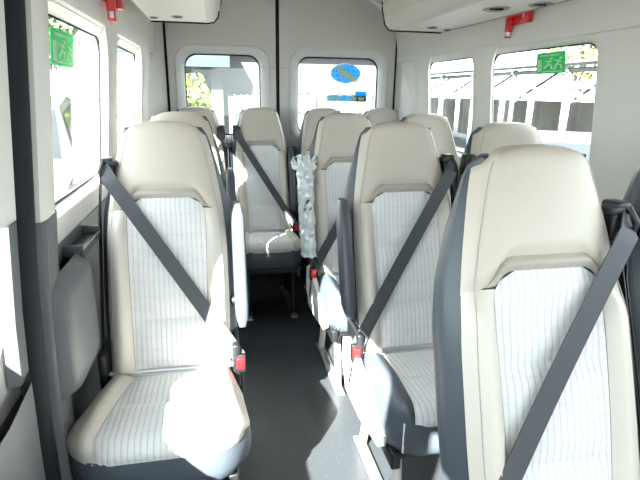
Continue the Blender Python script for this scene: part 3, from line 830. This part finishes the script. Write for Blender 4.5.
# parking shed on the right
sh = empty('parking_shed', (9.8,10,GZ), radians(0)); tag(sh, 'grey steel parking shed with pale canvas sides outside the right windows', 'shed')
rf = MB()
rf.grid([[(-3.0,y,2.75),(2.5,y,3.15)] for y in (-9,24)]); rf.build('shed_roof', M['roofsheet'], sh, smooth=False, solid=.05)
for k in range(16):
    y = -8.4+k*2.1; MB().tube([(-2.8,y,0),(-2.8,y,2.7)], .06, 8).build('post', M['steel'], sh)
    tr = MB().tube([(-2.9,y,2.62),(2.4,y,2.95)], .045, 6).tube([(-2.8,y,1.9),(-1.6,y,2.65)], .035, 6); tr.build('truss', M['steel'], sh)
MB().tube([(-2.8,-8.8,2.62),(-2.8,23.8,2.62)], .05, 6).tube([(-2.8,-8.8,2.25),(-2.8,23.8,2.25)], .03, 6).build('long_beam', M['steel'], sh)
for k in range(15):
    y = -8.2+k*2.1; rows = []
    for i in range(13): rows.append([(1.9+.06*sin(i*2.3), y+1.7*i/12, z) for z in (.2,1.9)])
    MB().grid(rows).build('canvas_side', M['canvas'], sh, solid=.02)
# cars
def car(loc, rz, h, lab, L=4.4):
    c = empty('parked_car', (loc[0],loc[1],GZ), rz); tag(c, lab, 'car', 'white cars parked outside')
    W = .88; k = h/1.5
    pr = [(-L/2,.35),(-L/2+.02,.75*k),(-L/2+.25,.88*k),(-L*.22,.98*k),(-L*.08,1.42*k),(L*.12,1.5*k),(L*.32,1.42*k),(L*.43,1.0*k),(L/2-.04,.92*k),(L/2,.5),(L/2-.05,.28),(-L/2+.08,.28)]
    def ins(z): return W-max(0, z-.95*k)*.35
    rows = [[(sx*(ins(z)-e), y, z) for y, z in pr] for sx, e in ((-1,.06),(-1,0),(-.5,0),(0,0),(.5,0),(1,0),(1,.06))]
    rows = [[(s_*ins(z), y, z) for y, z in pr] for s_ in (-1,-.96,-.5,0,.5,.96,1)]
    mb = MB(); mb.grid(rows, True, True); mb.build('car_body', M['carwhite'], c, angle=35)
    for sx in (-1,1):
        gp = [(-L*.19,1.0*k),(-L*.07,1.36*k),(L*.12,1.43*k),(L*.30,1.36*k),(L*.39,1.02*k)]
        MB().grid([[(sx*(ins(z)+.012), y, z) for y, z in gp],[(sx*(ins(z)-.02), y, z) for y, z in gp]]).prism([(y, z) for y, z in gp], lambda a, b_, d: (sx*(ins(b_)+d), a, b_), -.01, .012).build('side_glass', M['carglass'], c, smooth=False)
        for y in (-L*.31, L*.31):
            MB().tube([(sx*(W-.2),y,.32),(sx*(W+.02),y,.32)], .32, 20).build('wheel', M['tyre'], c)
    MB().grid([[(-.72,-L*.205,1.03*k),(.72,-L*.205,1.03*k)],[(-.62,-L*.09,1.40*k),(.62,-L*.09,1.40*k)]]).build('windscreen', M['carglass'], c, smooth=False, solid=.02)
    MB().grid([[(-.72,L*.42,1.04*k),(.72,L*.42,1.04*k)],[(-.62,L*.335,1.38*k),(.62,L*.335,1.38*k)]]).build('rear_screen', M['carglass'], c, smooth=False, solid=.02)
car((-2.9,6.6), radians(6), 2.0, 'white car parked outside the left side windows')
car((4.4,6.0), radians(-35), 1.6, 'white car parked outside the large right window')
ps = MB().box(-.25,.25,-.03,.03,2.1,2.68).build('poster_board', M['poster'], smooth=False); ps.location = (-2.85,10.0,GZ); tag(ps, 'blue poster board outside the left side window', 'poster')
MB().tube([(0,.07,0),(0,.07,2.6)], .05, 8).build('board_post', M['steel'], ps)

# ------------------------------------------------------------------ light
w = bpy.data.worlds.new('sky'); SC.world = w; w.use_nodes = True
bg = w.node_tree.nodes['Background']; bg.inputs['Color'].default_value = (.86,.93,1.0,1); bg.inputs['Strength'].default_value = 4.2
sd = bpy.data.lights.new('sun', 'SUN'); sd.energy = 38; sd.angle = radians(.6); sd.color = (1,.97,.92)
so = bpy.data.objects.new('sun', sd); COL.objects.link(so)
SUN = Vector((-1.0,-1.5,1.1)).normalized()
so.rotation_euler = SUN.to_track_quat('Z', 'Y').to_euler(); so.location = (-6,-6,8)

# ------------------------------------------------------------------ camera
cd = bpy.data.cameras.new('camera'); cam = bpy.data.objects.new('camera', cd); COL.objects.link(cam)
cd.sensor_fit = 'HORIZONTAL'; cd.sensor_width = 36; cd.lens = 501.3/640*36; cd.clip_start = .02
th, psi, ro = radians(16.43), radians(11.68), radians(.861)
fw = Vector((sin(psi)*cos(th), cos(psi)*cos(th), -sin(th))); rt = Vector((cos(psi), -sin(psi), 0)); up = rt.cross(fw)
# roll: the picture is turned clockwise
r2 = rt*cos(ro)+up*sin(ro); u2 = up*cos(ro)-rt*sin(ro)
cam.matrix_world = Matrix(((r2.x,u2.x,-fw.x,-.477),(r2.y,u2.y,-fw.y,0),(r2.z,u2.z,-fw.z,1.373),(0,0,0,1)))
SC.camera = cam
vs = SC.view_settings; vs.view_transform = 'Standard'; vs.look = 'None'; vs.gamma = 1; vs.use_curve_mapping = False; vs.exposure = .95
